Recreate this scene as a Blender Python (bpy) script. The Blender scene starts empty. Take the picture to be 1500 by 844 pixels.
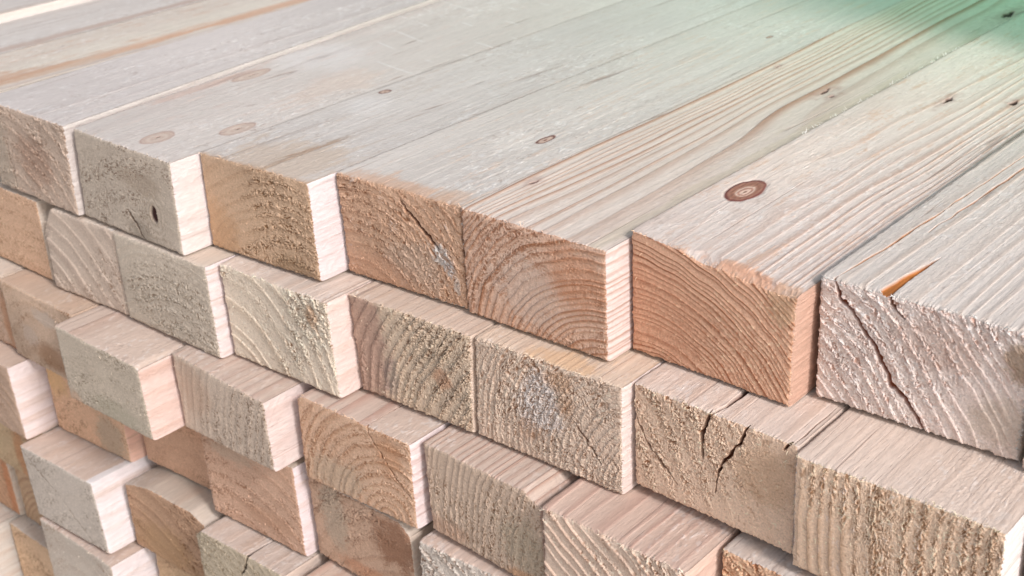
import bpy, math, random
import numpy as np
from mathutils import Matrix, Vector

# ------------------------------------------------------------------ camera, light, exposure
S = 0.06                       # one unit of the lumber grid (a beam's height) is 6 cm
sc = bpy.context.scene
C = sc.collection
cam_d = bpy.data.cameras.new("camera"); cam = bpy.data.objects.new("camera", cam_d); C.objects.link(cam)
CAM = np.array([6.68469443, -6.65414157, 4.1524373])
RT = (0.75272648, 0.65642693, -0.05006528); DN = (0.25442229, -0.36019931, -0.89751087); FW = (-0.60718378, 0.66284247, -0.4381412)
m = Matrix(((RT[0], -DN[0], -FW[0], CAM[0]*S), (RT[1], -DN[1], -FW[1], CAM[1]*S), (RT[2], -DN[2], -FW[2], CAM[2]*S), (0, 0, 0, 1)))
cam.matrix_world = m
cam_d.sensor_width = 36; cam_d.lens = 36*1902.62/1500
cam_d.clip_start = 0.01; cam_d.clip_end = 500
cam_d.dof.use_dof = True; cam_d.dof.focus_distance = 10.3*S; cam_d.dof.aperture_fstop = 18
sc.camera = cam

SUN_EL, SUN_AZ = math.radians(36), math.radians(101)     # azimuth clockwise from +Y
w = bpy.data.worlds.new("World"); sc.world = w; w.use_nodes = True
nt = w.node_tree; bg = nt.nodes['Background']
sky = nt.nodes.new('ShaderNodeTexSky'); sky.sky_type = 'NISHITA'; sky.sun_disc = False
sky.sun_elevation = SUN_EL; sky.sun_rotation = SUN_AZ; sky.air_density = 1.0; sky.dust_density = 3.0; sky.ozone_density = 1.0
hs = nt.nodes.new('ShaderNodeHueSaturation'); hs.inputs['Saturation'].default_value = .45
nt.links.new(sky.outputs[0], hs.inputs['Color']); nt.links.new(hs.outputs[0], bg.inputs[0]); bg.inputs[1].default_value = 0.122
sd = bpy.data.lights.new("sun", 'SUN'); sun = bpy.data.objects.new("sun", sd); C.objects.link(sun)
sd.energy = 1.75; sd.angle = math.radians(11); sd.color = (1.0, 0.95, 0.95)
dv = Vector((math.sin(SUN_AZ)*math.cos(SUN_EL), math.cos(SUN_AZ)*math.cos(SUN_EL), math.sin(SUN_EL)))
sun.rotation_euler = dv.to_track_quat('Z', 'Y').to_euler()
sc.view_settings.view_transform = 'Standard'; sc.view_settings.look = 'None'
sc.view_settings.gamma = 1.0; sc.view_settings.exposure = 0.38

# green light that falls on the far right of the stack (added spot, standing for light through an unseen sheet)
gd = bpy.data.lights.new("green_spot", 'SPOT'); gl = bpy.data.objects.new("green_spot", gd); C.objects.link(gl)
gd.energy = 4.8; gd.color = (0.03, 1.0, 0.38); gd.spot_size = math.radians(72); gd.spot_blend = 1.0; gd.shadow_soft_size = 0.1
gl.location = (0.6*S, 15*S, 9*S)
gl.rotation_euler = (Vector((0.6, 15, 9))-Vector((-.6, 10.6, 0))).to_track_quat('Z', 'Y').to_euler()

# ------------------------------------------------------------------ noise
rng = np.random.default_rng(7)
T3 = rng.random((64, 64, 64)).astype(np.float32)
T2 = rng.random((256, 256)).astype(np.float32)
def _f(a):
    i = np.floor(a); f = a-i
    return i.astype(np.int64), f*f*(3-2*f)
def n3(x, y, z):
    x, y, z = np.broadcast_arrays(x, y, z)
    i, a = _f(x); j, b = _f(y); k, c = _f(z)
    i0 = i & 63; i1 = (i+1) & 63; j0 = j & 63; j1 = (j+1) & 63; k0 = k & 63; k1 = (k+1) & 63
    v0 = (T3[i0, j0, k0]*(1-a)+T3[i1, j0, k0]*a)*(1-b)+(T3[i0, j1, k0]*(1-a)+T3[i1, j1, k0]*a)*b
    v1 = (T3[i0, j0, k1]*(1-a)+T3[i1, j0, k1]*a)*(1-b)+(T3[i0, j1, k1]*(1-a)+T3[i1, j1, k1]*a)*b
    return (v0*(1-c)+v1*c)*2-1
def n2(x, y):
    x, y = np.broadcast_arrays(x, y)
    i, a = _f(x); j, b = _f(y)
    i0 = i & 255; i1 = (i+1) & 255; j0 = j & 255; j1 = (j+1) & 255
    return ((T2[i0, j0]*(1-a)+T2[i1, j0]*a)*(1-b)+(T2[i0, j1]*(1-a)+T2[i1, j1]*a)*b)*2-1
def fb2(x, y, o=4):
    s = 0; a = .5
    for _ in range(o):
        s = s+a*n2(x, y); x, y = (x*1.6-y*1.2)+17.3, (x*1.2+y*1.6)+5.1; a *= .5
    return s
def ss(a, b, x):
    t = np.clip((x-a)/(b-a), 0, 1); return t*t*(3-2*t)
def lin(c):
    c = np.array(c, float)/255
    return np.where(c <= .04045, c/12.92, ((c+.055)/1.055)**2.4)
def mix(a, b, t):
    return a*(1-t[..., None])+b*t[..., None]
def segdist(x, y, pts):
    """distance to a polyline and the fraction along it"""
    best = np.full(x.shape, 1e9); fr = np.zeros(x.shape)
    P = np.array(pts, float); L = np.r_[0, np.cumsum(np.hypot(*(P[1:]-P[:-1]).T))]
    for i in range(len(P)-1):
        d = P[i+1]-P[i]; l2 = d@d
        t = np.clip(((x-P[i, 0])*d[0]+(y-P[i, 1])*d[1])/l2, 0, 1)
        q = np.hypot(x-P[i, 0]-t*d[0], y-P[i, 1]-t*d[1])
        mm = q < best; best = np.where(mm, q, best); fr = np.where(mm, (L[i]+t*(L[i+1]-L[i]))/L[-1], fr)
    return best, fr

# ------------------------------------------------------------------ materials
def wood_material(name, scale, stretch, bump, rough, var):
    mt = bpy.data.materials.new(name); mt.use_nodes = True; t = mt.node_tree; N = t.nodes; L = t.links
    p = N['Principled BSDF']; p.inputs['Roughness'].default_value = rough
    p.inputs['Specular IOR Level'].default_value = 0.25
    at = N.new('ShaderNodeAttribute'); at.attribute_name = 'Col'
    tc = N.new('ShaderNodeTexCoord'); mp = N.new('ShaderNodeMapping'); mp.inputs['Scale'].default_value = stretch
    L.new(tc.outputs['Object'], mp.inputs['Vector'])
    no = N.new('ShaderNodeTexNoise'); no.inputs['Scale'].default_value = scale; no.inputs['Detail'].default_value = 5; no.inputs['Roughness'].default_value = .65
    L.new(mp.outputs[0], no.inputs['Vector'])
    mr = N.new('ShaderNodeMapRange'); mr.inputs['From Min'].default_value = .25; mr.inputs['From Max'].default_value = .75
    mr.inputs['To Min'].default_value = 1-var; mr.inputs['To Max'].default_value = 1+var
    L.new(no.outputs[0], mr.inputs[0])
    mu = N.new('ShaderNodeVectorMath'); mu.operation = 'SCALE'
    L.new(at.outputs['Color'], mu.inputs[0]); L.new(mr.outputs[0], mu.inputs['Scale'])
    L.new(mu.outputs[0], p.inputs['Base Color'])
    bp = N.new('ShaderNodeBump'); bp.inputs['Strength'].default_value = bump; bp.inputs['Distance'].default_value = 0.0006
    L.new(no.outputs[0], bp.inputs['Height']); L.new(bp.outputs[0], p.inputs['Normal'])
    return mt
M_END = wood_material('sawn_end_grain', 1000, (1, 1, 1), .6, .85, .24)
M_SIDE = wood_material('sawn_side_grain', 800, (1, .16, 1), .5, .8, .10)

# ------------------------------------------------------------------ beam builder
DEF = dict(pith=(.8, -1.4), rf=10, rc=.5, ra=.006, fz=.008, fm=0, rough=1.0, end=(178, 158, 138), late=(140, 105, 78), val=(150, 115, 88),
           top=(216, 203, 190), tlate=(190, 160, 138), tc=.35, seed=1, cham=[], chip=None, ecr=[], epatch=[], tcr=[], knots=[], tpatch=[],
           eknots=[], far=(0, 0), wob=.08, jag=1.0, tfz=1.0, lo=False, long=False, side=None, sliv=60, mot=.10, saw=0, nu=300)
L_BEAM = 34.0

def ringphase(P, x, z, t, kn):
    sd = P['seed']*7.31
    px, pz = P['pith']
    wx = n3(x*.9+sd, z*.9, t*.22)*P['wob']; wz = n3(x*.9+sd+31, z*.9+9, t*.22)*P['wob']
    r = np.hypot(x-px+wx+.05*np.sin(t*.35+sd), z-pz+wz+.04*np.cos(t*.3+sd))
    r = r+.012*n3(x*6+sd, z*6, t*1.1)+P['wob']*.3*n3(x*2.2, z*2.2+sd, t*.5)
    for (kx, kt, a, b, st) in kn:
        d = (x-kx); q = ((t-kt)/(a*1.9))**2+(d/(b*2.2))**2
        r = r+(.2 if st == 'slot' else 1.3)*np.exp(-q)*b*.9*np.sign(d+1e-4)*(1-np.exp(-(d/(b*.5))**2))
    ph = r*P['rf']+.9*n2(r*P['rf']*.23+sd, r*0+sd)+.3*n2(r*P['rf']*.9+sd, r*0+3)
    f = ph-np.floor(ph)
    late = ss(.35, .84, f)*(1-ss(.88, .985, f))
    idx = np.floor(ph)
    vary = .75+.35*np.sin(idx*2.4+sd)*np.cos(idx*1.13)
    P['_ph'] = ph; P['_arc'] = np.arctan2(z-pz, x-px)*float(np.mean(r))
    return late*vary, r

def build_sheet(V, F, shape):
    n, m_ = shape
    base = sum(len(v) for v in V[0])
    return base

class Mesh:
    def __init__(s): s.v = []; s.f = []; s.c = []; s.m = []; s.n = 0
    def grid(s, X, Y, Z, col, mat, flip=False):
        h, w_ = X.shape
        s.v.append(np.stack([X, Y, Z], -1).reshape(-1, 3)); s.c.append(col.reshape(-1, 3))
        i = np.arange(h-1)[:, None]*w_+np.arange(w_-1)[None]+s.n
        q = np.stack([i, i+1, i+w_+1, i+w_], -1).reshape(-1, 4)
        if flip: q = q[:, ::-1]
        s.f.append(q); s.m.append(np.full(len(q), mat)); s.n += h*w_
    def build(s, name, mats):
        v = np.concatenate(s.v)*S; f = np.concatenate(s.f); c = np.concatenate(s.c); mi = np.concatenate(s.m)
        org = v.min(0)*[1, 1, 1]; org = np.array([(v[:, 0].min()+v[:, 0].max())/2, v[:, 1].min(), v[:, 2].min()])
        v = v-org
        me = bpy.data.meshes.new(name)
        me.vertices.add(len(v)); me.vertices.foreach_set('co', v.astype(np.float32).ravel())
        me.loops.add(len(f)*4); me.loops.foreach_set('vertex_index', f.astype(np.int32).ravel())
        me.polygons.add(len(f)); me.polygons.foreach_set('loop_start', np.arange(0, len(f)*4, 4, dtype=np.int32))
        me.polygons.foreach_set('loop_total', np.full(len(f), 4, np.int32))
        me.polygons.foreach_set('material_index', mi.astype(np.int32))
        me.polygons.foreach_set('use_smooth', np.ones(len(f), bool))
        for mt in mats: me.materials.append(mt)
        me.update(calc_edges=True)
        a = me.attributes.new('Col', 'FLOAT_COLOR', 'POINT')
        a.data.foreach_set('color', np.c_[np.clip(c, 0.005, .95), np.ones(len(c))].astype(np.float32).ravel())
        o = bpy.data.objects.new(name, me); o.location = org; C.objects.link(o)
        return o

def fuzz(x, y, sd, f):                                     # thin curled ridges
    wx = n2(x*f*.45+sd, y*f*.45)*.9; wy = n2(x*f*.45, y*f*.45+sd+40)*.9
    a = n2(x*f+wx*1.6+sd, y*f+wy*1.6); b = n2(x*f*1.9+wy*1.5+sd, y*f*1.9-wx*1.5+11)
    r1 = 1-np.abs(a)*2.2; r2 = 1-np.abs(b)*2.2
    return .6*np.clip(r1, -1, 1)+.4*np.clip(r2, -1, 1)      # ridges like torn fibres

def beam(q, y0, yaw=0, label='', group='sawn beams stacked end on to the camera', **kw):
    P = dict(DEF); P.update(kw); sd = P['seed']*13.7
    R = np.random.default_rng(P['seed'])
    q = np.array(q, float); W = (q[1, 0]-q[0, 0]+q[2, 0]-q[3, 0])/2; H = (q[0, 1]-q[3, 1]+q[1, 1]-q[2, 1])/2
    lo = P['lo']
    nu = 40 if lo else P['nu']; nw = 26 if lo else int(nu*.66)
    u = np.linspace(0, 1, nu); wv = np.linspace(0, 1, nw)
    J = P['jag']
    def ed(c, k): return .004+J*(.007*np.abs(n2(c*9+sd, c*0+k))+.010*np.abs(n2(c*31+sd, c*0+k+5))+.008*np.abs(n2(c*75+sd, c*0+k+9)))
    chT = np.zeros(nu); chB = np.zeros(nu); chL = np.zeros(nw); chR = np.zeros(nw)
    for (cn, cx, cz) in P['cham']:
        du = u*W if cn[1] == 'L' else (1-u)*W
        k = np.clip(1-du/cx, 0, 1)
        k = k**1.35*cz
        if cn[0] == 'T': chT += k
        else: chB += k
    eT = ed(u*W, 1); eB = ed(u*W, 2); eL = ed(wv*H, 3); eR = ed(wv*H, 4)
    if P['chip']:
        for (c0, c1, dep, tl) in P['chip']:
            eT = eT+dep*ss(c0-.04, c0+.04, u*W)*(1-ss(c1-.04, c1+.04, u*W))*(.8+.35*n2(u*W*7+sd, u*0))
    def toquad(x, z, t):
        a = x/W; b = -z/H
        fl, fr = P['far']
        tl = q[0]; tr = q[1]; br = q[2]; bl = q[3]
        X = (1-b)*((1-a)*tl[0]+a*tr[0])+b*((1-a)*bl[0]+a*br[0])
        Z = (1-b)*((1-a)*tl[1]+a*tr[1])+b*((1-a)*bl[1]+a*br[1])
        tt = np.clip(t, 0, 10)
        X = X+tt*((1-a)*fl+a*fr)
        return X, Z
    def place(x, z, t, yo):
        X, Z = toquad(x, z, t)
        Y = y0+t+(X-q[0, 0])*math.tan(yaw)*np.exp(-np.maximum(t, 0)/3.)+yo
        return X, Y, Z
    E_, LT, VA = lin(P['end']), lin(P['late']), lin(P['val'])
    TP, TL_ = lin(P['top']), lin(P['tlate'])
    E_ = (E_*.80+lin((206, 182, 166))*.20)*1.2; E_ = E_*min(1, .80/E_.max()); VA = VA*1.02; LT = LT*1.1; TP = (TP*.65+lin((222, 204, 186))*.35)*.91
    M = Mesh()
    # ---------------- end face
    U, Wg = np.meshgrid(u, wv)
    xl = eL[:, None]; xr = eR[:, None]; zt = (eT+chT)[None]; zb = (eB+chB)[None]
    x = xl+U*(W-xl-xr); z = -(zt+Wg*(H-zt-zb))
    late, r = ringphase(P, x, z, x*0, [])
    arc = P['_arc']; pb = P.get('pol', .6)
    f1 = np.maximum(fuzz(x+3, z, sd+5, 32), .85*fuzz(x+7, z, sd+9, 56)); f2 = np.maximum(fuzz(r*1.0+3, arc*.5, sd+5, 38), .85*fuzz(r+7, arc*.6, sd+9, 60))
    sel = ss(-.25, .25, n2(x*4+sd, z*4+9)*.6+(pb-.5)*2); fz = f1*(1-sel)+f2*sel; fz = np.clip((fz-.42)*1.9, -1, 1)
    msk = np.clip(.65+.9*fb2(x*1.6+sd, z*1.6, 3)*2+P['fm']*(x/W-.5)*1.6, .12, 1.15)
    for (cx, cz, rx, rz, am) in P.get('fspot', []):
        msk = msk+am*np.exp(-((x-cx)/rx)**2-((z-cz)/rz)**2)
    msk = np.clip(msk*(.78+.42*np.cos(2*np.pi*P['_ph']+.8)*(1 if P['rf'] < 14 else .4)), 0.05, 1.5)
    relief = P['fz']*1.0*fz*msk+P['ra']*(late-.4)*(1-.3*np.clip(msk, 0, 1))+.006*fb2(x*2+sd, z*2, 3)
    bright = 1+P['mot']*(fb2(x*1.3+sd, z*1.3+4, 3)*1.6)+.05*n2(x*60+sd, z*60)
    col = mix(np.broadcast_to(E_, x.shape+(3,)), LT, np.clip(late*P['rc'], 0, 1))
    valley = np.clip(-fz*1.1-.05, 0, 1)*np.clip(msk, 0, 1)
    col = mix(col, VA, np.clip(valley*1.25*P['rough'], 0, 1))  # hollows between fibres tinted darker brown, relief shade painted into the colour
    col = mix(col, np.minimum(E_*1.35, .85), np.clip((fz-.3)*1.8, 0, 1)*np.clip(msk, 0, 1)*.7)
    # small pits and flecks
    pit = ss(.62, .8, n2(x*38+sd, z*38+3)); fleck = ss(.72, .9, n2(x*52+sd+9, z*52))
    pit = pit*min(1, P['fz']/.012)
    relief = relief-pit*.008*np.clip(msk+.2, 0, 1); col = mix(col, VA*.8, pit*.35); col = mix(col, np.minimum(E_*1.5, .85), fleck*.5)
    col = col*bright[..., None]
    for (cx, cz, rx, rz, rgb, st) in P['epatch']:
        k = np.exp(-(((x-cx)/rx)**2+((z-cz)/rz)**2)**1.5*(1+.9*fb2(x*7+sd, z*7, 3)))*st
        k = np.clip(ss(.15, .8, k/st+.3*fz+.3*fb2(x*14+sd, z*14, 3))*st, 0, 1)
        if min(rgb) > 188: k = k*(.25+.75*ss(-.3, .3, fz))
        col = mix(col, lin(rgb), k)
    for (cx, cz, rx, rz, rgb) in P['eknots']:
        d = np.sqrt(((x-cx)/rx)**2+((z-cz)/rz)**2)*(1+.22*n2(x*14+sd, z*14))
        k = 1-ss(.75, 1.1, d); col = mix(col, lin(rgb), k); relief = relief-.022*k
        sw = np.exp(-(d/4.2)**2)*(1-k)
        rr = .5+.5*np.sin(d*6.5); col = mix(col, LT, sw*rr*.5); relief = relief+sw*.003*rr
    for (pts, wd, dp, rgb) in P['ecr']:
        d, fr = segdist(x+.012*n2(x*22+sd, z*22), z+.012*n2(x*22, z*22+sd), pts)
        ww = wd*(.25+.75*np.sin(np.pi*np.clip(fr*.96+.02, 0, 1))**.6)*(1+.35*n2(x*30, z*30+sd))
        k = 1-ss(ww*.55, ww*1.25, d)
        relief = relief-dp*k; col = mix(col, lin(rgb), np.clip(k*1.2, 0, 1))
    dE = np.minimum(np.minimum(x-eL[:, None], (W-xr)-x), np.minimum(-z-zt, H+z-zb))
    yo = -relief+.010*np.exp(-dE/.012)
    X, Y, Z = place(x, z, 0*x, yo)
    M.grid(X, Y, Z, col, 0, flip=True)
    yTop = yo[0]; yRight = yo[:, -1]; yLeft = yo[:, 0]; yBot = yo[-1]
    # ---------------- edge wander shared by the faces that meet
    def wand(t, k): return .002+J*(.003*np.abs(n2(t*5+sd, t*0+k))+.003*np.abs(n2(t*23+sd, t*0+k+5)))*np.minimum(1, t/.02+.3)
    def tgrid(kind):
        if lo: return np.r_[np.linspace(0, .3, 8), np.linspace(.6, 3, 6), 10, L_BEAM]
        if kind == 'top' and P['long']:
            g = list(np.linspace(0, .1, 18)); d = .0105*P.get('tstep', 1)
            while g[-1] < 9.8: d = (.0105+.0016*g[-1])*P.get('tstep', 1); g.append(g[-1]+d)
            return np.r_[g, 11, 13, 16, 22, L_BEAM]
        if kind == 'top' or kind == 'side':
            e = P.get('vis', .8)
            g = np.r_[np.linspace(0, .08, 14), np.arange(.09, e, .0105)]
            return np.r_[g, np.linspace(g[-1]+.03, 2, 14), np.linspace(2.3, 10, 40 if P['long'] else 8), L_BEAM]
        return np.r_[0, .02, .05, .1, .3, 1, 3, 6, 10, L_BEAM]
    # ---------------- top face
    t = tgrid('top'); Ug, Tg = np.meshgrid(u, t); k = np.exp(-Tg/.025)
    zt = chT[None]+.004+k*(eT-.004)[None]
    if P['chip']:
        for (c0, c1, dep, tl) in P['chip']:
            pr = ss(c0-.04, c0+.04, Ug*W)*(1-ss(c1-.04, c1+.04, Ug*W))*(1-ss(tl*.75, tl, Tg*(1+.6*n2(Ug*W*9+sd, Tg*7))))
            zt = zt+dep*pr*(1-k)*(.8+.35*n2(Ug*W*7+sd, Tg*0))*(1-Tg/tl*.6).clip(0, 1)
    wl = wand(t, 11)[:, None]; wr = wand(t, 12)[:, None]
    xl = wl*(1-k[:, :1])+k[:, :1]*eL[0]; xr = wr*(1-k[:, :1])+k[:, :1]*eR[0]
    x = xl+Ug*(W-xl-xr); z = -zt
    z = z-(1-k)*(wl*np.exp(-(x-xl)/.012)+wr*np.exp(-(W-xr-x)/.012))
    late, r = ringphase(P, x, z, Tg, P['knots'])
    late = late*(.3+.7*ss(.08, .45, np.abs(x-P['pith'][0])/r))
    grain = n2(x*34+sd, Tg*1.6)*.5+n2(x*80+sd, Tg*4)*.35
    fl = fb2(x*13+sd, Tg*6.5, 4)*2
    fm2 = np.clip(.5+fb2(x*1.1+sd, Tg*.5+3, 3)*2.2, 0, 1)*P['tfz']
    tf = fuzz(x, Tg*.62, sd+3, 24)*.7+fuzz(x, Tg*.5, sd+13, 42)*.5
    fk = ss(.55, .8, fuzz(x+5, Tg*.8, sd+21, 17))*ss(.15, .45, n2(x*12+sd, Tg*7+5))
    relief = .0035*(late-.3)*(P['tc']+.2)*2+.0022*grain+.0026*tf*fm2+.004*fk*fm2+.004*fb2(x*1.5+sd, Tg*.6, 2)
    col = mix(np.broadcast_to(TP, x.shape+(3,)), TL_, np.clip(late*P['tc'], 0, 1))
    col = col*(1+.06*grain+.05*fb2(x*1.2+sd, Tg*.35, 3)*2)[..., None]
    fleck = ss(.30, .62, n2(x*20+Tg*9+sd, Tg*9-x*8)*.6+n2(x*44, Tg*22+sd)*.5)
    col = mix(col, np.array([.78, .76, .74]), fleck*.3*fm2)
    col = mix(col, np.array([.86, .85, .83]), fk*.28*fm2); fk2 = ss(.55, .8, fuzz(x+15, Tg*.7, sd+31, 19))*ss(.2, .5, n2(x*11+sd+8, Tg*6+5)); col = mix(col, lin((158, 140, 130)), fk2*.5*fm2)
    seam_k = np.exp(-(x-xl)/.010)+1.2*np.exp(-(W-xr-x)/.008); col = mix(col, lin((104, 88, 78)), np.clip(seam_k*(1-k)*.75*P.get('seam_shade', 1), 0, .9))  # contact shade of the seams, painted dark along both top edges
    col = mix(col, TL_*.85, ss(.35, .7, -tf)*.22*fm2)
    # fine dark hairlines that run with the grain
    hl = n2(x*17+sd+.25*n2(Tg*.5, x*0+sd), Tg*.16); hair = (1-ss(.0, .05, np.abs(hl-.25)))*ss(-.2, .3, n2(x*5+sd, Tg*.8+8))
    col = mix(col, lin((140, 118, 108)), hair*.65); relief = relief-.003*hair
    if P['saw']:
        sl = Tg*2.3+.5*x+.12*n2(x*.9, Tg*.6); sl = sl-np.floor(sl); swl = (1-ss(.015, .05, np.abs(sl-.5)))*ss(.1, .6, n2(x*5+sd, Tg*2.1))*ss(1.5, 3, Tg)
        col = mix(col, np.array([.8, .78, .76]), swl*.45*P['saw']); relief = relief+.004*swl*P['saw']
    for (cx, ct, rx, rt, rgb, st) in P['tpatch']:
        kk = np.exp(-(((x-cx)/rx)**2+((Tg-ct)/rt)**2)**1.4*(1+1.2*fb2(x*6+sd, Tg*3, 3)))*st
        kk = np.clip(ss(.15, .85, kk/st+.25*tf+.55*fb2(x*18+sd, Tg*2.2, 3)+.15*grain)*st, 0, 1)
        col = mix(col, lin(rgb), kk)
    for (kx, kt, a, b, st) in P['knots']:
        d = np.sqrt(((x-kx)/b)**2+((Tg-kt)/a)**2)*(1+.07*n2(x*9+sd, Tg*7)+.04*n2(x*40, Tg*22))
        sh = np.clip(1-d, 0, 1); d = np.where(d < 1, np.sqrt(((x-kx-.16*b*sh)/b)**2+((Tg-kt+.12*a*sh)/a)**2)*(1+.05*n2(x*9+sd, Tg*7)+.07*n2(x*34, Tg*20)*ss(1, .7, d)), d)
        ins = 1-ss(.92, 1.06, d)
        if st == 'ring':
            rr = .5+.5*np.sin(d*17); cc = mix(np.broadcast_to(lin((140, 98, 82)), x.shape+(3,)), lin((168, 128, 110)), rr*.7); cc = mix(cc, lin((205, 176, 160)), (1-ss(.42, .52, d)))
            cc = mix(cc, lin((112, 62, 56)), np.exp(-((d-.93)/.12)**2)); cc = mix(cc, lin((160, 116, 100)), np.exp(-((d-.32)/.06)**2))
            cc = mix(cc, lin((120, 84, 66)), 1-ss(.05, .13, d)); col = mix(col, cc, ins); relief = relief-.006*np.exp(-((d-1)/.08)**2)
        elif st == 'pale':
            rr = .5+.5*np.sin(d*15); cc = mix(np.broadcast_to(lin((186, 162, 148)), x.shape+(3,)), lin((200, 182, 168)), rr)
            cc = mix(cc, lin((150, 110, 98)), np.exp(-((d-.95)/.08)**2)*.7); col = mix(col, cc, ins*.85)
            dk = 1-ss(.10, .17, np.sqrt(((x-kx)/b)**2*1.6+((Tg-kt)/a)**2*.6)); col = mix(col, lin((60, 44, 38)), dk); relief = relief-.01*dk
        elif st == 'small':
            cc = np.broadcast_to(lin((190, 165, 150)), x.shape+(3,)); cc = mix(cc, lin((104, 66, 60)), np.exp(-((d-.85)/.16)**2)); cc = mix(cc, lin((128, 92, 82)), 1-ss(.1, .3, d)); col = mix(col, cc, ins)
        else:                                                  # dark slot
            d2 = d*(1+.5*n2(x*25+sd, Tg*16)); kk = 1-ss(.6, 1.0, d2)
            col = mix(col, lin((150, 105, 92)), np.exp(-(d2/2.2)**2)*.5); col = mix(col, lin((62, 40, 36)), kk); relief = relief-.02*kk
    for (pts, wd, dp, rgb, mode) in P['tcr']:
        d, fr = segdist(x+.010*n2(x*20+sd, Tg*6), Tg+.01*n2(x*22, Tg*22+sd), pts)
        if mode == 'wedge': ww = wd*(1-fr)**.8
        elif mode == 'leaf': ww = wd*np.sin(np.pi*(fr*.9+.08))**.8
        else: ww = wd*(.6+.6*n2(Tg*3+sd, x*0))
        kk = 1-ss(ww*.6, ww*1.15, d); relief = relief-dp*kk
        cc = lin(rgb)*(1+.4*n2(x*30, Tg*11))[..., None]
        col = mix(col, cc, np.clip(kk*1.1, 0, 1))
    edge = np.minimum(1, np.minimum(x-xl, W-xr-x)/.02)*(1-k)
    z = z+relief*edge
    if P.get('fringe'):                                        # brown torn fringe along the sawn edge
        col = mix(col, lin(P['fringe'][1]), np.exp(-Tg/P['fringe'][0]*(1+.8*n2(x*14+sd, Tg*6)))*.85)
    X, Y, Z = place(x, z, Tg, k*yTop[None])
    M.grid(X, Y, Z, col, 1)
    # ---------------- right and left faces
    SC = lin(P['side'])*np.array([.84, .83, .85]) if P['side'] else TP
    for sgn in (1, -1):
        t = tgrid('side' if sgn == 1 else 'lo'); Wg, Tg = np.meshgrid(wv, t); k = np.exp(-Tg/.025)
        eS, yS, ch, wk = (eR, yRight, chT[-1], 12) if sgn == 1 else (eL, yLeft, chT[0], 11)
        chb = chB[-1] if sgn == 1 else chB[0]
        wn = wand(t, wk)[:, None]
        zt = ch+.004+k*((eT[-1] if sgn == 1 else eT[0])-.004)+(1-k)*wn; zb = chb+.004+k*((eB[-1] if sgn == 1 else eB[0])-.004)
        z = -(zt+Wg*(H-zt-zb))
        ins = (1-k)*(wn*np.exp(-Wg*H/.012)+.003)+k*eS[None]
        x = (W-ins) if sgn == 1 else ins
        late, r = ringphase(P, x, z, Tg, [])
        g = n2(z*30+sd, Tg*2)*.5+n2(z*70+sd, Tg*5)*.4
        tf = fuzz(z, Tg*.6, sd+8, 14)
        relief = (.003*(late-.3)+.002*g+.004*tf)*(1-k)*np.minimum(1, np.minimum(Wg, 1-Wg)*H/.02)
        col = mix(np.broadcast_to(SC, x.shape+(3,)), TL_, np.clip(late*(P['tc']+.05)*.75, 0, 1))*(1+.07*g)[..., None]
        hl = n2(z*13+sd+.25*n2(Tg*.5, z*0+sd), Tg*.3); col = mix(col, TL_*.9, (1-ss(.0, .07, np.abs(hl-.2)))*.5)
        X, Y, Z = place(x+sgn*relief, z, Tg, k*yS[None])
        M.grid(X, Y, Z, col, 1, flip=(sgn == 1))
        if sgn == 1: pass
    # ---------------- underside and back
    uu = u; t = tgrid('lo'); Ug, Tg = np.meshgrid(uu, t); k = np.exp(-Tg/.025)
    zb = chB[None]+.004+k*(eB-.004)[None]
    x = .005+k*(eL[-1]-.005)+Ug*(W-.01-k*(eL[-1]+eR[-1]-.01)); z = -(H-zb)
    col = np.broadcast_to(TP, x.shape+(3,))*(1+.1*n2(x*20, Tg))[..., None]
    X, Y, Z = place(x, z, Tg, k*yBot[None]); M.grid(X, Y, Z, col, 1, flip=True)
    Ug, Wg = np.meshgrid([0, 1.], [0, 1.]); X, Y, Z = place(.005+Ug*(W-.01), -.005-Wg*(H-.01), Ug*0+L_BEAM, 0)
    M.grid(X, Y, Z, np.broadcast_to(E_, X.shape+(3,)), 0)
    # ---------------- loose fibres torn up by the saw
    ns = 0 if lo else P['sliv']
    for i in range(ns):
        ln = R.uniform(.015, .05); wd = R.uniform(.002, .0045)
        wh = R.random()
        if wh < .5:
            iu = R.integers(2, nu-2); p0 = np.array(place(u[iu]*W, -(eT[iu]+chT[iu]), R.uniform(0, .01), yTop[iu]*1.0), float)
            d = np.array([R.normal()*.6, -abs(R.normal())*.5-.1, abs(R.normal())*.5])
        elif wh < .7:
            iw = R.integers(2, nw-2); p0 = np.array(place(W-eR[iw], -(eT[-1]+chT[-1]+wv[iw]*(H-eT[-1]-eB[-1]-chT[-1])), 0, yRight[iw]), float)
            d = np.array([abs(R.normal())*.6, -abs(R.normal())*.5-.1, R.normal()*.5])
        else:
            iu = R.integers(4, nu-4); iw = R.integers(4, nw-4)
            xx = u[iu]*W; zz = -wv[iw]*H*.98-.01; p0 = np.array(place(xx, zz, 0, yo[iw, iu]), float)
            d = np.array([R.normal()*.7, -abs(R.normal())*.3, -abs(R.normal())*.6]); ln *= .7
        d = d/np.linalg.norm(d)*ln; sdv = np.cross(d, R.normal(size=3)); sdv = sdv/np.linalg.norm(sdv)*wd
        bend = R.normal(size=3)*ln*.25
        pts = [p0-d*.1, p0+d*.5+bend, p0+d+bend*.3]
        A = np.array([[p+sdv*s_*(1-j*.4) for s_ in (-1, 1)] for j, p in enumerate(pts)])
        M.grid(A[..., 0], A[..., 1], A[..., 2], np.broadcast_to(np.minimum(E_*1.25, .8), (3, 2, 3)), 0)
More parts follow.
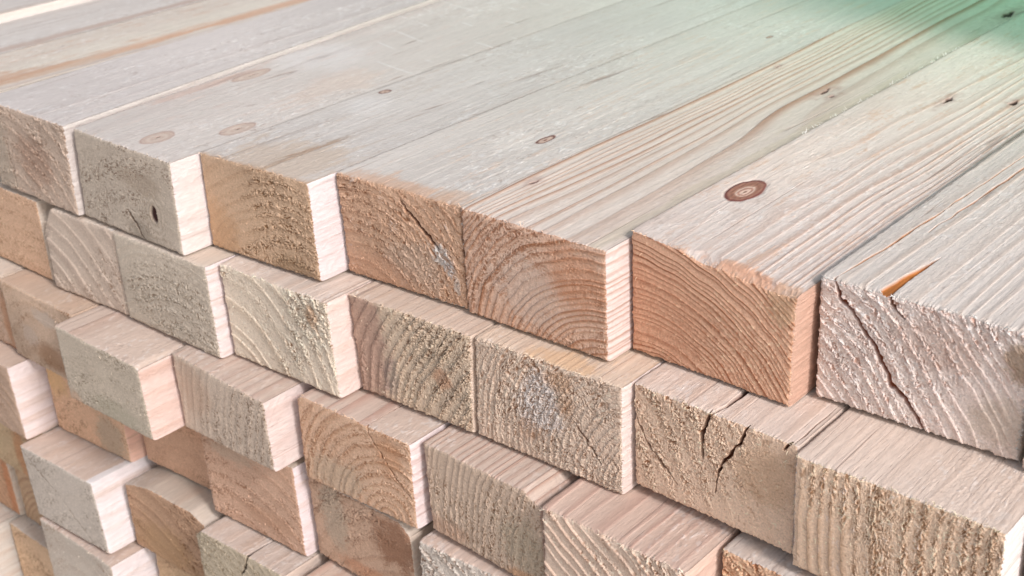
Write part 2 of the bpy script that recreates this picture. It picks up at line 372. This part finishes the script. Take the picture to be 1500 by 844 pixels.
    for (x0, t0, x1, t1, n_, col_) in P.get('tsliv', []):     # splinters standing along a top edge
        for i in range(n_):
            s_ = R.random(); xx = x0+(x1-x0)*s_; tt = t0+(t1-t0)*s_+R.normal()*.02
            p0 = np.array(place(xx+R.normal()*.006, -.004, tt, 0), float); ln = R.uniform(.012, .042)
            d = np.array([-abs(R.normal())*.7, -R.normal()*.8, abs(R.normal())*.35]); d = d/np.linalg.norm(d)*ln
            sdv = np.cross(d, [0, 0, 1.]); sdv = sdv/(np.linalg.norm(sdv)+1e-9)*R.uniform(.002, .005)
            A = np.array([[p0-d*.2+sdv*s2, p0+d*.5+sdv*s2*.8, p0+d+sdv*s2*.15] for s2 in (-1, 1)]).transpose(1, 0, 2)
            M.grid(A[..., 0], A[..., 1], A[..., 2], np.broadcast_to(lin(col_), (3, 2, 3)), 0)
    o = M.build('squared_timber', [M_END, M_SIDE])
    o['label'] = label; o['category'] = 'timber'; o['group'] = group
    return o

# ------------------------------------------------------------------ the setting
def flat(name, z, size, mat):
    me = bpy.data.meshes.new(name)
    me.from_pydata([(-size, -size, z), (size, -size, z), (size, size, z), (-size, size, z)], [], [(0, 1, 2, 3)])
    me.materials.append(mat); o = bpy.data.objects.new(name, me); C.objects.link(o); o['kind'] = 'structure'; return o
mc = bpy.data.materials.new('concrete_floor'); mc.use_nodes = True
_n = mc.node_tree.nodes; _l = mc.node_tree.links
_t = _n.new('ShaderNodeTexNoise'); _t.inputs['Scale'].default_value = 6; _t.inputs['Detail'].default_value = 8
_r = _n.new('ShaderNodeValToRGB'); _r.color_ramp.elements[0].color = (.46, .41, .37, 1); _r.color_ramp.elements[1].color = (.60, .54, .49, 1)
_l.new(_t.outputs[0], _r.inputs[0]); _l.new(_r.outputs[0], _n['Principled BSDF'].inputs['Base Color']); _n['Principled BSDF'].inputs['Roughness'].default_value = .9
flat('ground', -7.25*S, 60, mc)

# ------------------------------------------------------------------ the beams (x, z of the four end corners, then distance)
GT = 'beams of the top course'; G2 = 'beams of the second course'; G3 = 'beams of the third course'; GL = 'beams of the lower courses'
K = dict
# unseen green sheet, added to block the sun and tint the far end
def add_scrim():
    nx, nz = 60, 30; yy, zz = np.meshgrid(np.linspace(6.6, 19, nx), np.linspace(-6.9, 5.2, nz))
    M = Mesh(); X = 4.9+.12*np.sin(yy*2.3+.6*np.sin(zz*.5))+.06*n2(yy*1.7, zz*.8)
    M.grid(X, yy, zz, np.broadcast_to(lin((40, 150, 95)), X.shape+(3,)), 0)
    mt = bpy.data.materials.new('green_scrim_cloth'); mt.use_nodes = True; N = mt.node_tree.nodes; L = mt.node_tree.links
    out = N['Material Output']; d = N.new('ShaderNodeBsdfDiffuse'); tr = N.new('ShaderNodeBsdfTranslucent'); mx = N.new('ShaderNodeMixShader')
    no = N.new('ShaderNodeTexNoise'); no.inputs['Scale'].default_value = 12; cr = N.new('ShaderNodeValToRGB')
    cr.color_ramp.elements[0].color = (.03, .48, .16, 1); cr.color_ramp.elements[1].color = (.05, .70, .26, 1)
    L.new(no.outputs[0], cr.inputs[0]); L.new(cr.outputs[0], d.inputs[0]); L.new(cr.outputs[0], tr.inputs[0])
    mx.inputs[0].default_value = .75; L.new(d.outputs[0], mx.inputs[1]); L.new(tr.outputs[0], mx.inputs[2]); L.new(mx.outputs[0], out.inputs[0])
    o = M.build('scrim', [mt]); o['label'] = 'green tarpaulin added out of view to shade and tint the far end of the beam stack'; o['category'] = 'scrim'
add_scrim()
# ---- top course, left to right
beam([[-11.68, .13], [-10.15, .13], [-10.15, -.99], [-11.68, -.99]], .6, label='far left top beam whose bright side edge stands above its neighbour', group=GT, seed=41, long=True, tstep=2.2, nu=140, top=(200, 198, 196), side=(235, 226, 218), tpatch=[(.4, 2, .3, 3, (190, 150, 130), .3)])
beam([[-10.10, .02], [-8.62, .02], [-8.62, -1.0], [-10.10, -1.0]], .1, label='grey white top beam with a soft brown streak, second from the upper left corner', group=GT, seed=42, long=True, tstep=1.8, nu=170, top=(204, 202, 200), tlate=(188, 176, 168), tpatch=[(1.35, 2.4, .10, 2.6, (176, 152, 138), .7)])
beam([[-8.58, .03], [-7.06, .03], [-7.06, -1.0], [-8.58, -1.0]], -.1, label='top beam with a rough orange brown bark streak along its right edge', group=GT, seed=43, long=True, tstep=1.5, nu=200, top=(206, 198, 188), tlate=(186, 168, 152), tpatch=[(1.22, 1.0, .15, 4, (194, 166, 144), .8), (1.20, 4, .15, 2.5, (202, 162, 136), .8), (1.42, 1.5, .05, 3, (190, 176, 168), .6), (.9, 3, .25, 4, (214, 206, 192), .5), (1.1, .2, .2, 1.2, (188, 150, 124), .7)])
beam([[-7.02, .03], [-5.30, .04], [-5.37, -.995], [-7.03, -1.0]], -.22, -.017, label='leftmost beam end in view, coarse speckled brown and white, top course', group=GT, seed=44, long=True, far=(-.05, -.075),
     pith=(.3, -2.2), rf=5, rc=.1, fz=.016, end=(176, 158, 142), val=(140, 106, 86), top=(202, 198, 199), tlate=(180, 166, 160), fspot=[(.95, -.55, .5, .4, .6)],
     ecr=[([(.36, -.42), (.37, -.6), (.40, -.8), (.40, -1.03)], .012, .03, (96, 72, 56))], epatch=[(.15, -.6, .25, .7, (178, 166, 150), .6), (.95, -.55, .35, .3, (160, 124, 104), .5)],
     tcr=[([(1.28, .05), (1.2, 1.2), (1.12, 2.6), (1.05, 4)], .006, .004, (160, 140, 132), 'l')], knots=[(1.25, 2.75, .34, .07, 'slot0')][:0], mot=.14)
beam([[-5.235, .012], [-3.545, -.016], [-3.58, -1.008], [-5.35, -1.0]], -.19, -.002, label='smooth grey beige beam end with a small dark knot at lower right, top course', group=GT, seed=45, long=True, far=(-.070, 0),
     pith=(1.33, -2.6), rf=5, rc=.12, fz=.0035, ra=.002, end=(172, 163, 149), late=(150, 134, 116), val=(132, 112, 96), top=(204, 199, 197), tlate=(186, 170, 162), side=(236, 226, 220), saw=.9, vis=.7,
     eknots=[(1.32, -.66, .055, .085, (64, 38, 36))], ecr=[([(.85, -.70), (.98, -.85), (1.1, -1.02)], .016, .02, (92, 70, 56))],
     epatch=[(1.15, -.35, .4, .12, (160, 142, 124), .5), (1.05, -.9, .2, .12, (150, 138, 124), .6)],
     knots=[(1.02, .36, .20, .14, 'pale'), (1.50, 1.0, .22, .12, 'pale'), (.25, 2.25, .3, .10, 'pale')], tpatch=[(.4, 3.2, .5, .6, (222, 218, 218), .3), (1.3, 2.6, .25, .7, (206, 186, 172), .5), (.1, 1.7, .08, .9, (196, 168, 154), .6)])
beam([[-3.532, -.004], [-2.003, -.012], [-1.985, -1.0], [-3.56, -1.008]], .13, .043, label='brown fuzzy beam end with a clean white side face, top course', group=GT, seed=46, long=True,
     pith=(1.2, -1.75), rf=7, rc=.22, fz=.008, end=(178, 149, 120), late=(150, 116, 86), val=(134, 100, 70), top=(200, 197, 197), tlate=(178, 164, 154), side=(236, 224, 222), sliv=120, vis=.7,
     epatch=[(.15, -.8, .3, .35, (188, 148, 112), .6), (1.2, -1.0, .3, .2, (134, 110, 84), .5)], tc=.2,
     knots=[(.16, 2.35, .085, .06, 'small')], tpatch=[(.95, .3, .7, .55, (192, 172, 154), .7), (.9, .55, .05, .5, (150, 124, 104), .6), (.4, 1.9, .25, .3, (222, 218, 216), .3)], fringe=(.03, (176, 146, 120)), saw=.3,
     tcr=[([(.8, .25), (.86, .55), (.93, .9)], .008, .003, (146, 118, 96), 'leaf')])
beam([[-1.995, .0], [-.455, -.008], [-.450, -1.003], [-1.962, -1.010]], .507, .041, label='brown beam end with a dark diagonal slit and white resin specks, top course', group=GT, seed=47, long=True,
     pith=(.1, -1.6), rf=9, rc=.35, fz=.008, fm=.3, end=(182, 146, 118), late=(152, 108, 80), val=(146, 104, 76), top=(204, 200, 198), tlate=(184, 170, 160), tc=.2, sliv=140, vis=.3, jag=1.4,
     ecr=[([(1.516, .0), (1.512, -.5), (1.508, -1.0)], .012, .035, (84, 54, 40)), ([(.80, -.10), (.94, -.24), (1.10, -.37), (1.22, -.50)], .020, .05, (84, 38, 26))],  # first groove is seam shade, painted dark along the right edge
     epatch=[(1.24, -.52, .10, .10, (206, 204, 200), .9), (1.32, -.63, .07, .10, (190, 190, 190), .8), (1.40, -.78, .05, .10, (196, 188, 180), .6), (.9, -.7, .35, .25, (190, 172, 156), .4), (.4, -.9, .5, .2, (186, 140, 112), .45)],
     fspot=[(1.3, -.6, .15, .2, 1.0)],
     knots=[(1.05, 1.72, .14, .055, 'small'), (.99, 5.9, .07, .03, 'small')], tpatch=[(.75, .06, .6, .17, (200, 162, 136), .7), (1.3, .15, .25, .14, (198, 168, 146), .6), (.85, 1.5, .16, .3, (222, 214, 206), .4)], fringe=(.03, (184, 148, 120)), tfz=1.1)
beam([[-.468, .0], [1.075, -.015], [1.082, -1.008], [-.462, -1.008]], .548, .008, label='beam end with concentric growth rings and strongly striped top, beside the raised beam', group=GT, seed=48, long=True,
     pith=(1.45, -1.35), rf=16, rc=.9, ra=.011, fz=.004, nu=420, pol=1, end=(192, 158, 136), late=(146, 98, 68), val=(160, 116, 90), top=(218, 205, 197), tlate=(168, 130, 108), tc=.9, wob=.06, side=(238, 222, 214), vis=.5, tfz=.35,
     knots=[(.152, .78, .055, .028, 'slot'), (.16, 4.88, .05, .018, 'slot'), (1.0, 4.4, .10, .03, 'slot'), (1.13, 4.30, .05, .025, 'slot'), (1.35, 8.2, .2, .05, 'slot')], epatch=[(1.25, -.35, .3, .3, (196, 132, 92), .45), (.7, -.6, .35, .3, (204, 184, 170), .5)],
     tpatch=[(1.43, 2.5, .08, 4.5, (196, 182, 160), .5)])
beam([[1.092, .070], [2.606, -.070], [2.584, -1.008], [1.098, -1.008]], .852, -.030, label='orange brown ringed beam end, raised top beam with a round ring knot', group=GT, seed=49, long=True,
     pith=(.2, -1.65), rf=22, rc=1.15, ra=.005, fz=.0015, rough=.5, nu=420, pol=1, end=(204, 158, 128), late=(138, 88, 62), val=(168, 112, 82), top=(216, 204, 200), tlate=(184, 152, 134), tc=.75, tfz=.7, side=(214, 176, 154), vis=.5, wob=.03,  # side: salmon tone stands in for shade and orange bounce light
     chip=[(.52, 1.5, .035, .10)], knots=[(.27, 1.25, .27, .125, 'ring'), (.60, 4.4, .12, .022, 'slot'), (1.10, 4.78, .06, .03, 'slot')], sliv=120,
     tpatch=[(1.05, .03, .35, .12, (202, 158, 132), .95), (1.45, .0, .2, .15, (190, 156, 132), .8), (.25, 1.9, .25, .8, (218, 202, 190), .4)], epatch=[(1.38, -.12, .12, .22, (190, 158, 126), .5), (.25, -.6, .5, .4, (206, 152, 122), .5)],
     fspot=[(1.38, -.1, .15, .2, 1.5)], tsliv=[(0.0, 2.6, 0.0, 6.2, 90, (232, 228, 220))])
beam([[2.632, .012], [4.194, .012], [4.203, -.998], [2.641, -1.008]], 1.06, .006, label='whitish pink beam end split by a long crack, with a brown resin pocket on top', group=GT, seed=50, long=True,
     pith=(-.9, -2.0), rf=11, rc=.4, ra=.011, fz=.008, nu=420, pol=.8, rough=.75, end=(232, 218, 210), late=(204, 176, 164), val=(192, 152, 134), top=(214, 207, 202), tlate=(190, 170, 154), tc=.5, tfz=.7, vis=.3, sliv=200, jag=1.5,
     ecr=[([(.11, -.0), (.17, -.12), (.27, -.21), (.36, -.33), (.46, -.43), (.56, -.6), (.60, -.70), (.72, -.78), (.80, -.88), (.90, -1.03)], .019, .045, (150, 84, 54)), ([(.50, .0), (.6, -.10), (.67, -.15)], .016, .03, (150, 98, 70))],
     epatch=[(1.52, -.25, .14, .15, (160, 132, 104), .75), (1.4, -.75, .25, .2, (190, 172, 154), .6), (.95, -.3, .3, .2, (206, 172, 154), .4)],
     tcr=[([(.50, -.02), (.515, .15), (.535, .4), (.575, .78)], .05, .022, (168, 104, 52), 'wedge'), ([(.11, -.02), (.17, .8), (.20, 1.5), (.26, 3.2), (.3, 6)], .010, .012, (176, 124, 88), 'l'),
          ([(.29, 1.15), (.33, 1.9), (.36, 3.0), (.42, 5.0)], .012, .015, (170, 118, 84), 'leaf')])
beam([[4.235, -.06], [5.78, -.06], [5.78, -1.006], [4.235, -1.006]], 1.02, 0, label='rough beam end cut off by the right edge of the picture, top course', group=GT, seed=51, fz=.014, end=(214, 190, 176), vis=.5)

# ---- second course
beam([[-7.72, -1.04], [-6.30, -1.04], [-6.32, -2.035], [-7.72, -2.04]], -.22, 0, label='smooth tan beam end at the left picture edge, second course', group=G2, seed=61, rf=4, rc=.15, fz=.003, ra=.002, end=(196, 160, 130), late=(176, 134, 104), val=(160, 120, 92), nu=200, pith=(1.0, -2.5))
beam([[-6.154, -1.025], [-4.825, -1.03], [-4.852, -2.045], [-6.179, -2.044]], -.277, .053, label='grey beige beam end with diagonal grooves near its foot, second course', group=G2, seed=62, pith=(-.9, -2.4), rf=5, rc=.25, ra=.011, fz=.003, end=(178, 164, 150), late=(170, 146, 132), val=(140, 116, 98), cham=[('TL', .22, .32)], nu=240)
beam([[-4.798, -1.022], [-3.235, -1.024], [-3.218, -2.046], [-4.794, -2.04]], -.233, .017, label='grey beige beam end with fine pitted texture, second course', group=G2, seed=63, pith=(1.0, -2.5), rf=8, rc=.14, ra=.004, fz=.006, end=(177, 168, 153), late=(160, 146, 130), val=(142, 124, 106), side=(232, 220, 216), nu=260)
beam([[-3.205, -1.024], [-1.675, -1.024], [-1.635, -2.030], [-3.180, -2.042]], -.074, .027, label='pale beam end with wide rings and crumbly rough bands, second course', group=G2, seed=64, pith=(-.1, -1.35), rf=6.0, rc=.3, ra=.010, fz=.014, nu=380, end=(204, 192, 174), late=(184, 160, 134), val=(154, 122, 96), top=(222, 206, 196), side=(238, 218, 208), sliv=160, fspot=[(1.35, -.15, .25, .3, .6)], epatch=[(1.3, -.22, .08, .1, (176, 128, 88), .5)])
beam([[-1.657, -1.022], [-.172, -1.022], [-.222, -2.028], [-1.614, -2.024]], .213, .038, label='very coarse beam end with pinkish left side and upright ridges, second course', group=G2, seed=65, pith=(2.7, -1.6), rf=10, rc=.4, ra=.018, fz=.015, nu=380, fspot=[(.9, -.5, .6, .6, .6)], fm=.5, end=(192, 174, 152), late=(168, 140, 116), val=(140, 106, 82), top=(218, 196, 180), epatch=[(.12, -.5, .3, 1.0, (166, 134, 120), .8), (1.1, -.55, .12, .1, (168, 116, 84), .5), (.45, -.75, .1, .2, (140, 126, 120), .5)], sliv=200)
beam([[-.152, -1.025], [1.385, -1.026], [1.375, -2.05], [-.200, -2.034]], .288, .029, label='beam end with fine upright ridges and a white fuzzy patch in its centre, second course', group=G2, seed=66, pith=(1.9, -1.0), rf=15, rc=.25, ra=.009, fz=.011, nu=380, end=(198, 178, 160), late=(178, 148, 126), val=(158, 120, 94), top=(222, 200, 180), side=(240, 226, 218), vis=.9, fspot=[(.8, -.4, .35, .3, 1.0), (1.2, -.8, .4, .3, .6)],
     epatch=[(.72, -.42, .22, .30, (208, 200, 196), .85), (.92, -.16, .16, .09, (184, 140, 102), .45), (.98, -.36, .10, .10, (180, 136, 98), .4), (.62, -.72, .14, .10, (170, 130, 100), .4)], sliv=200, tpatch=[(.9, .1, .3, .15, (214, 176, 136), .6)], ecr=[([(1.05, -.45), (1.2, -.62), (1.36, -.80)], .010, .02, (120, 84, 62))])
beam([[1.403, -1.022], [2.885, -1.022], [2.888, -1.992], [1.406, -1.985]], .45, -.023, label='crumbly tan beam end with two dark vertical cracks, second course', group=G2, seed=67, pith=(-1.0, -1.2), rf=6, rc=.1, ra=.003, fz=.014, nu=380, pol=.2, end=(210, 182, 158), late=(180, 140, 108), val=(160, 112, 78), top=(226, 208, 198), sliv=180,
     ecr=[([(.72, .0), (.69, -.12), (.66, -.2), (.67, -.44)], .015, .07, (104, 56, 38)), ([(1.05, -.02), (.97, -.2), (.92, -.3), (.83, -.42), (.78, -.7)], .013, .06, (110, 62, 40)), ([(.02, -.28), (.1, -.45), (.25, -.62), (.42, -.78)], .012, .04, (120, 76, 50)), ([(1.42, -.0), (1.36, -.07)], .015, .04, (110, 66, 44))],
     tcr=[([(.74, -.02), (.77, .15), (.78, .7)], .022, .06, (112, 66, 48), 'l'), ([(1.44, .0), (1.44, .9)], .007, .02, (130, 90, 70), 'l')], epatch=[(1.25, -.35, .28, .3, (184, 148, 116), .5)], vis=1.2)
beam([[2.913, -1.024], [4.447, -1.014], [4.455, -1.989], [2.928, -1.994]], .311, .002, label='beam end with upright brown grooves turning to curly torn grain, second course, right', group=G2, seed=68, pith=(3.6, -.3), rf=9.5, rc=.55, ra=.008, fz=.009, nu=420, fm=.9, end=(212, 184, 158), late=(156, 118, 86), val=(164, 124, 92), top=(224, 206, 194), side=(246, 240, 236), tc=.15, sliv=260, vis=1.3,
     epatch=[(.95, -.90, .2, .08, (176, 100, 58), .9), (.85, -1.0, .3, .06, (226, 222, 222), .9), (1.3, -.98, .14, .06, (222, 218, 216), .8)])
beam([[4.48, -1.03], [6.0, -1.03], [6.0, -1.99], [4.48, -1.99]], .62, 0, label='sliver of a tan beam end at the right picture edge, second course', group=G2, seed=69, fz=.012, end=(206, 168, 138), vis=.6, nu=150)

# ---- third course
beam([[-8.46, -2.06], [-7.02, -2.06], [-7.02, -3.045], [-8.46, -3.045]], -.50, 0, label='brown beam end at the left picture edge with an orange rim, third course', group=G3, seed=71, rf=4, rc=.2, fz=.004, end=(170, 144, 124), epatch=[(1.38, -.6, .12, .4, (184, 134, 100), .6), (1.3, -1.0, .2, .06, (170, 112, 84), .8)], nu=160)
beam([[-6.97, -2.05], [-5.42, -2.055], [-5.42, -3.035], [-6.97, -3.04]], -.55, 0, label='mottled brown recessed beam end left of the protruding one, third course', group=G3, seed=72, rf=4, rc=.25, fz=.004, end=(172, 148, 126), late=(150, 118, 92), val=(140, 108, 82), mot=.25, epatch=[(.9, -.25, .3, .1, (196, 180, 166), .7), (.5, -.6, .2, .15, (188, 170, 156), .6), (.9, -.75, .4, .15, (156, 118, 88), .7)], nu=200, top=(196, 166, 144))
beam([[-5.371, -2.052], [-3.852, -2.084], [-3.814, -2.952], [-5.356, -2.959]], -.801, .013, label='smooth grey green beam end that juts out farthest, third course', group=G3, seed=73, pith=(1.5, -3.0), rf=4, rc=.1, fz=.0035, ra=.003, end=(173, 164, 148), late=(160, 146, 128), val=(142, 128, 110), top=(208, 186, 174), tlate=(180, 140, 120), side=(230, 206, 194), tc=.5, vis=.9, sliv=40, nu=260, cham=[('TR', .08, .03)],
     epatch=[(.95, -.75, .5, .15, (160, 154, 134), .5), (.12, -.85, .12, .12, (196, 160, 134), .6)])
beam([[-3.801, -2.05], [-2.238, -2.064], [-2.215, -2.85], [-3.787, -2.957]], -.408, -.042, label='grey beige beam end with a half shaded side face, third course', group=G3, seed=74, pith=(3.4, -1.2), rf=9, rc=.14, ra=.006, fz=.004, end=(180, 165, 149), late=(162, 138, 120), val=(146, 122, 102), top=(208, 186, 174), tlate=(170, 128, 112), side=(228, 212, 204), vis=.8, epatch=[(.35, -.3, .3, .3, (188, 158, 136), .5)], nu=260, sliv=60)
beam([[-2.122, -2.062], [-.591, -2.058], [-.597, -2.99], [-2.150, -3.03]], -.178, .012, label='brown ringed beam end with a diagonal crack down to its lower right, third course', group=G3, seed=75, pith=(1.25, -.95), rf=9.5, rc=.6, ra=.009, fz=.004, end=(196, 160, 132), late=(156, 112, 82), val=(158, 116, 86), top=(208, 186, 174), tlate=(170, 126, 110), tc=.6, side=(240, 226, 222), vis=.9,
     ecr=[([(.98, .0), (1.02, -.1), (1.15, -.25), (1.32, -.45), (1.53, -.64)], .010, .03, (116, 66, 40))], epatch=[(.5, -.75, .4, .2, (190, 170, 148), .6), (1.25, -.25, .2, .2, (186, 134, 96), .5)], tcr=[([(.98, .0), (1.0, .9)], .012, .02, (130, 84, 66), 'l')], cham=[('TL', .06, .05)], sliv=90)
beam([[-.545, -2.060], [.850, -2.060], [.875, -3.04], [-.519, -3.0]], -.055, -.025, label='grey tan beam end with its top right corner worn off at a slant, third course', group=G3, seed=76, pith=(4.5, -1.2), rf=13, rc=.14, ra=.007, fz=.006, end=(180, 160, 141), late=(160, 132, 110), val=(148, 118, 94), top=(208, 186, 174), tlate=(160, 116, 98), tc=.6, cham=[('TR', .20, .11)], vis=.9, epatch=[(1.2, -.6, .3, .3, (164, 152, 132), .6), (1.2, -.95, .3, .12, (190, 144, 108), .7), (.2, -.85, .3, .12, (190, 152, 128), .5)])
beam([[.915, -2.056], [2.328, -2.056], [2.327, -3.045], [.912, -3.044]], -.165, 0, label='beam end with bold pale diagonal ridges at the lower picture edge, third course', group=G3, seed=77, pith=(-1.4, -2.3), rf=9, rc=.45, ra=.020, fz=.010, end=(206, 184, 166), late=(166, 128, 104), val=(160, 122, 98), top=(214, 184, 170), tlate=(176, 136, 122), tc=.5, side=(232, 204, 186), vis=1.1, sliv=160)
beam([[2.372, -2.056], [3.90, -2.056], [3.90, -3.045], [2.372, -3.045]], .25, 0, label='orange tinted crumbly beam end recessed at the lower picture edge, third course', group=G3, seed=78, rf=7, rc=.3, ra=.012, fz=.016, end=(214, 172, 138), late=(180, 122, 84), val=(176, 118, 82), top=(204, 192, 186), pith=(-1, -2), vis=1.0, nu=220)

# ---- fourth course
beam([[-8.3, -3.06], [-6.765, -3.06], [-6.72, -4.045], [-8.25, -4.045]], -.80, 0, label='brown beam end at the left picture edge with a broad white side face, fourth course', group=GL, seed=81, rf=5, rc=.2, fz=.004, end=(166, 140, 120), side=(236, 224, 220), top=(200, 172, 156), vis=.8, nu=160)
beam([[-6.66, -2.99], [-5.24, -2.99], [-5.24, -4.04], [-6.66, -4.04]], -.40, .06, label='smooth orange tan recessed beam end with a pink side edge, fourth course', group=GL, seed=82, rf=4, rc=.12, fz=.0025, ra=.002, end=(200, 160, 128), late=(184, 140, 110), side=(240, 200, 180), epatch=[(.15, -.25, .25, .3, (206, 170, 122), .7), (1.1, -.8, .3, .3, (172, 156, 136), .7)], nu=200, cham=[('TR', .1, .12)])
beam([[-5.16, -2.99], [-3.75, -2.99], [-3.75, -4.04], [-5.16, -4.04]], -.16, .06, label='brown deeply recessed beam end, fourth course', group=GL, seed=83, rf=4, rc=.2, fz=.003, end=(178, 138, 110), late=(150, 108, 80), nu=180)
beam([[-3.716, -2.985], [-2.275, -2.95], [-2.256, -4.04], [-3.705, -4.03]], -.304, .053, label='pinkish brown beam end with a narrow white side strip, fourth course', group=GL, seed=84, rf=4, rc=.25, fz=.006, end=(184, 148, 124), late=(156, 112, 86), val=(146, 106, 80), side=(240, 226, 224), pith=(.4, -1.8), epatch=[(.5, -.15, .4, .12, (176, 160, 142), .5), (.9, -.8, .4, .12, (188, 146, 118), .4)], nu=230, cham=[('TL', .1, .1)])
beam([[-2.225, -3.055], [-.74, -3.04], [-.72, -4.03], [-2.2, -4.03]], -.109, -.02, label='brown beam end darkening toward a black gap at its right, fourth course', group=GL, seed=85, rf=5, rc=.3, fz=.007, end=(178, 146, 122), late=(140, 102, 76), val=(130, 92, 68), pith=(1.6, -2.2), epatch=[(.35, -.35, .2, .4, (178, 164, 146), .6), (1.25, -.3, .3, .3, (140, 100, 76), .8), (.9, -.85, .5, .1, (192, 138, 106), .6)], nu=240, cham=[('TR', .15, .1)])
beam([[-.575, -3.06], [.90, -3.06], [.90, -4.04], [-.575, -4.04]], -.20, .06, label='pale grey ridged beam end low in front of a black gap, fourth course', group=GL, seed=86, rf=9, rc=.35, ra=.014, fz=.012, end=(196, 188, 178), late=(160, 136, 120), val=(150, 120, 100), top=(214, 190, 178), pith=(-1.2, -2.0), vis=.9, nu=230)

# ---- fifth course
beam([[-8.27, -4.06], [-6.80, -4.06], [-6.80, -5.05], [-8.27, -5.05]], -.55, 0, label='olive brown recessed beam end at the left picture edge, fifth course', group=GL, seed=91, rf=4, rc=.2, fz=.004, end=(172, 148, 112), late=(150, 112, 82), epatch=[(.75, -.7, .14, .5, (190, 128, 86), .6), (1.1, -.25, .3, .1, (150, 106, 80), .6)], nu=160)
beam([[-6.735, -4.056], [-5.282, -4.05], [-5.225, -5.03], [-6.685, -5.055]], -.896, .044, label='smooth grey jutting beam end with a dotted diagonal line and bright white side, fifth course', group=GL, seed=92, rf=4, rc=.08, fz=.0025, ra=.002, end=(176, 169, 159), late=(166, 152, 138), val=(140, 126, 112), side=(238, 230, 228), top=(208, 186, 174), vis=.8, pith=(2, -3),
     ecr=[([(.04, -.05), (.36, -.29), (.65, -.47)], .009, .008, (112, 92, 78)), ([(.70, -.52), (.86, -.68), (1.15, -.92)], .010, .010, (126, 106, 90))], tpatch=[(1.40, .25, .06, .5, (230, 226, 226), .9)], nu=240, sliv=30)
beam([[-5.17, -4.06], [-3.70, -4.06], [-3.70, -5.045], [-5.17, -5.045]], -.50, .03, label='dark brown beam end with a rounded lit upper edge, fifth course', group=GL, seed=93, rf=4, rc=.3, fz=.006, end=(164, 128, 98), late=(128, 92, 66), val=(120, 86, 60), top=(196, 184, 172), cham=[('TL', .5, .12), ('TR', .25, .1)], epatch=[(.6, -.75, .6, .3, (168, 134, 98), .6)], vis=.7, nu=200, pith=(.2, -1.6))
beam([[-3.665, -4.058], [-2.236, -4.058], [-2.24, -5.045], [-3.665, -5.045]], -.60, .03, label='greenish grey beam end with a dark split running over its top, fifth course', group=GL, seed=94, rf=6, rc=.2, fz=.006, ra=.005, end=(168, 158, 136), late=(146, 126, 100), val=(130, 112, 88), top=(200, 184, 176), vis=.9, ecr=[([(.86, .0), (.84, -.12), (.72, -.3)], .016, .03, (74, 60, 50))], tcr=[([(.86, -.02), (.88, .6)], .016, .03, (70, 58, 52), 'l')], tpatch=[(.04, .25, .035, .22, (240, 236, 232), .9)], nu=220, cham=[('TL', .12, .1)], pith=(-.5, -2))
beam([[-2.09, -4.07], [-.60, -4.07], [-.60, -5.045], [-2.09, -5.045]], -.44, 0, label='pinkish top of a beam cut off by the bottom picture edge, fifth course', group=GL, seed=95, top=(210, 182, 166), tlate=(180, 132, 112), vis=.8, nu=160)

# ---- sixth and seventh course, left
beam([[-8.24, -5.075], [-6.72, -5.075], [-6.72, -6.06], [-8.24, -6.06]], -.40, 0, label='dark recessed beam end at the left picture edge, sixth course', group=GL, seed=101, fz=.004, end=(170, 138, 104), late=(130, 90, 66), nu=140)
beam([[-6.66, -5.075], [-5.085, -5.075], [-5.085, -6.06], [-6.66, -6.06]], -.915, 0, label='pale grey beam end with a white side at the bottom picture edge, sixth course', group=GL, seed=102, rf=4, rc=.1, fz=.0035, ra=.002, end=(180, 172, 160), side=(234, 226, 224), top=(206, 182, 170), vis=.8, nu=200)
beam([[-5.0, -5.075], [-3.5, -5.075], [-3.5, -6.06], [-5.0, -6.06]], -.40, 0, label='tan brown beam end at the bottom picture edge, sixth course', group=GL, seed=103, fz=.003, rc=.2, rf=4, end=(180, 150, 114), nu=160)
beam([[-9.8, -5.075], [-8.30, -5.075], [-8.30, -6.06], [-9.8, -6.06]], -.45, 0, label='rusty orange streaked beam end against the left picture edge above the corner', group=GL, seed=106, fz=.004, end=(178, 134, 100), epatch=[(1.4, -.5, .1, .6, (190, 120, 78), .6)], nu=140)
beam([[-9.95, -6.08], [-8.42, -6.08], [-8.42, -7.06], [-9.95, -7.06]], -1.20, 0, label='whitish side of a beam in the lower left corner, seventh course', group=GL, seed=104, rf=5, fz=.006, end=(200, 190, 176), side=(216, 208, 196), vis=.9, nu=140)
beam([[-8.36, -6.08], [-6.84, -6.08], [-6.84, -7.06], [-8.36, -7.06]], -.60, 0, label='tan recessed beam end beside the whitish one in the lower left corner', group=GL, seed=105, rf=4, rc=.2, fz=.003, end=(196, 164, 130), late=(170, 128, 98), nu=140)

# ---- the rest of the stack under the picture's lower edge, which carries the courses above
rest = []
for row, x0, x1, zt in ((4, .95, 4.5, -3.06), (5, -.55, 4.5, -4.07), (6, -3.45, 4.5, -5.075), (7, -6.78, 4.5, -6.08), (3, 3.94, 5.4, -2.056)):
    xx = x0; i = 0
    while xx < x1:
        rest.append((xx, zt, row, i)); xx += 1.54; i += 1
for (xx, zt, row, i) in rest:
    beam([[xx, zt], [xx+1.5, zt], [xx+1.5, zt-.975], [xx, zt-.975]], .12*math.sin(row*3.1+i*1.9)-.1, 0, label='plain sawn beam below the lower edge of the picture, carrying the courses above', group='beams below the picture edge', seed=120+row*9+i, lo=True)
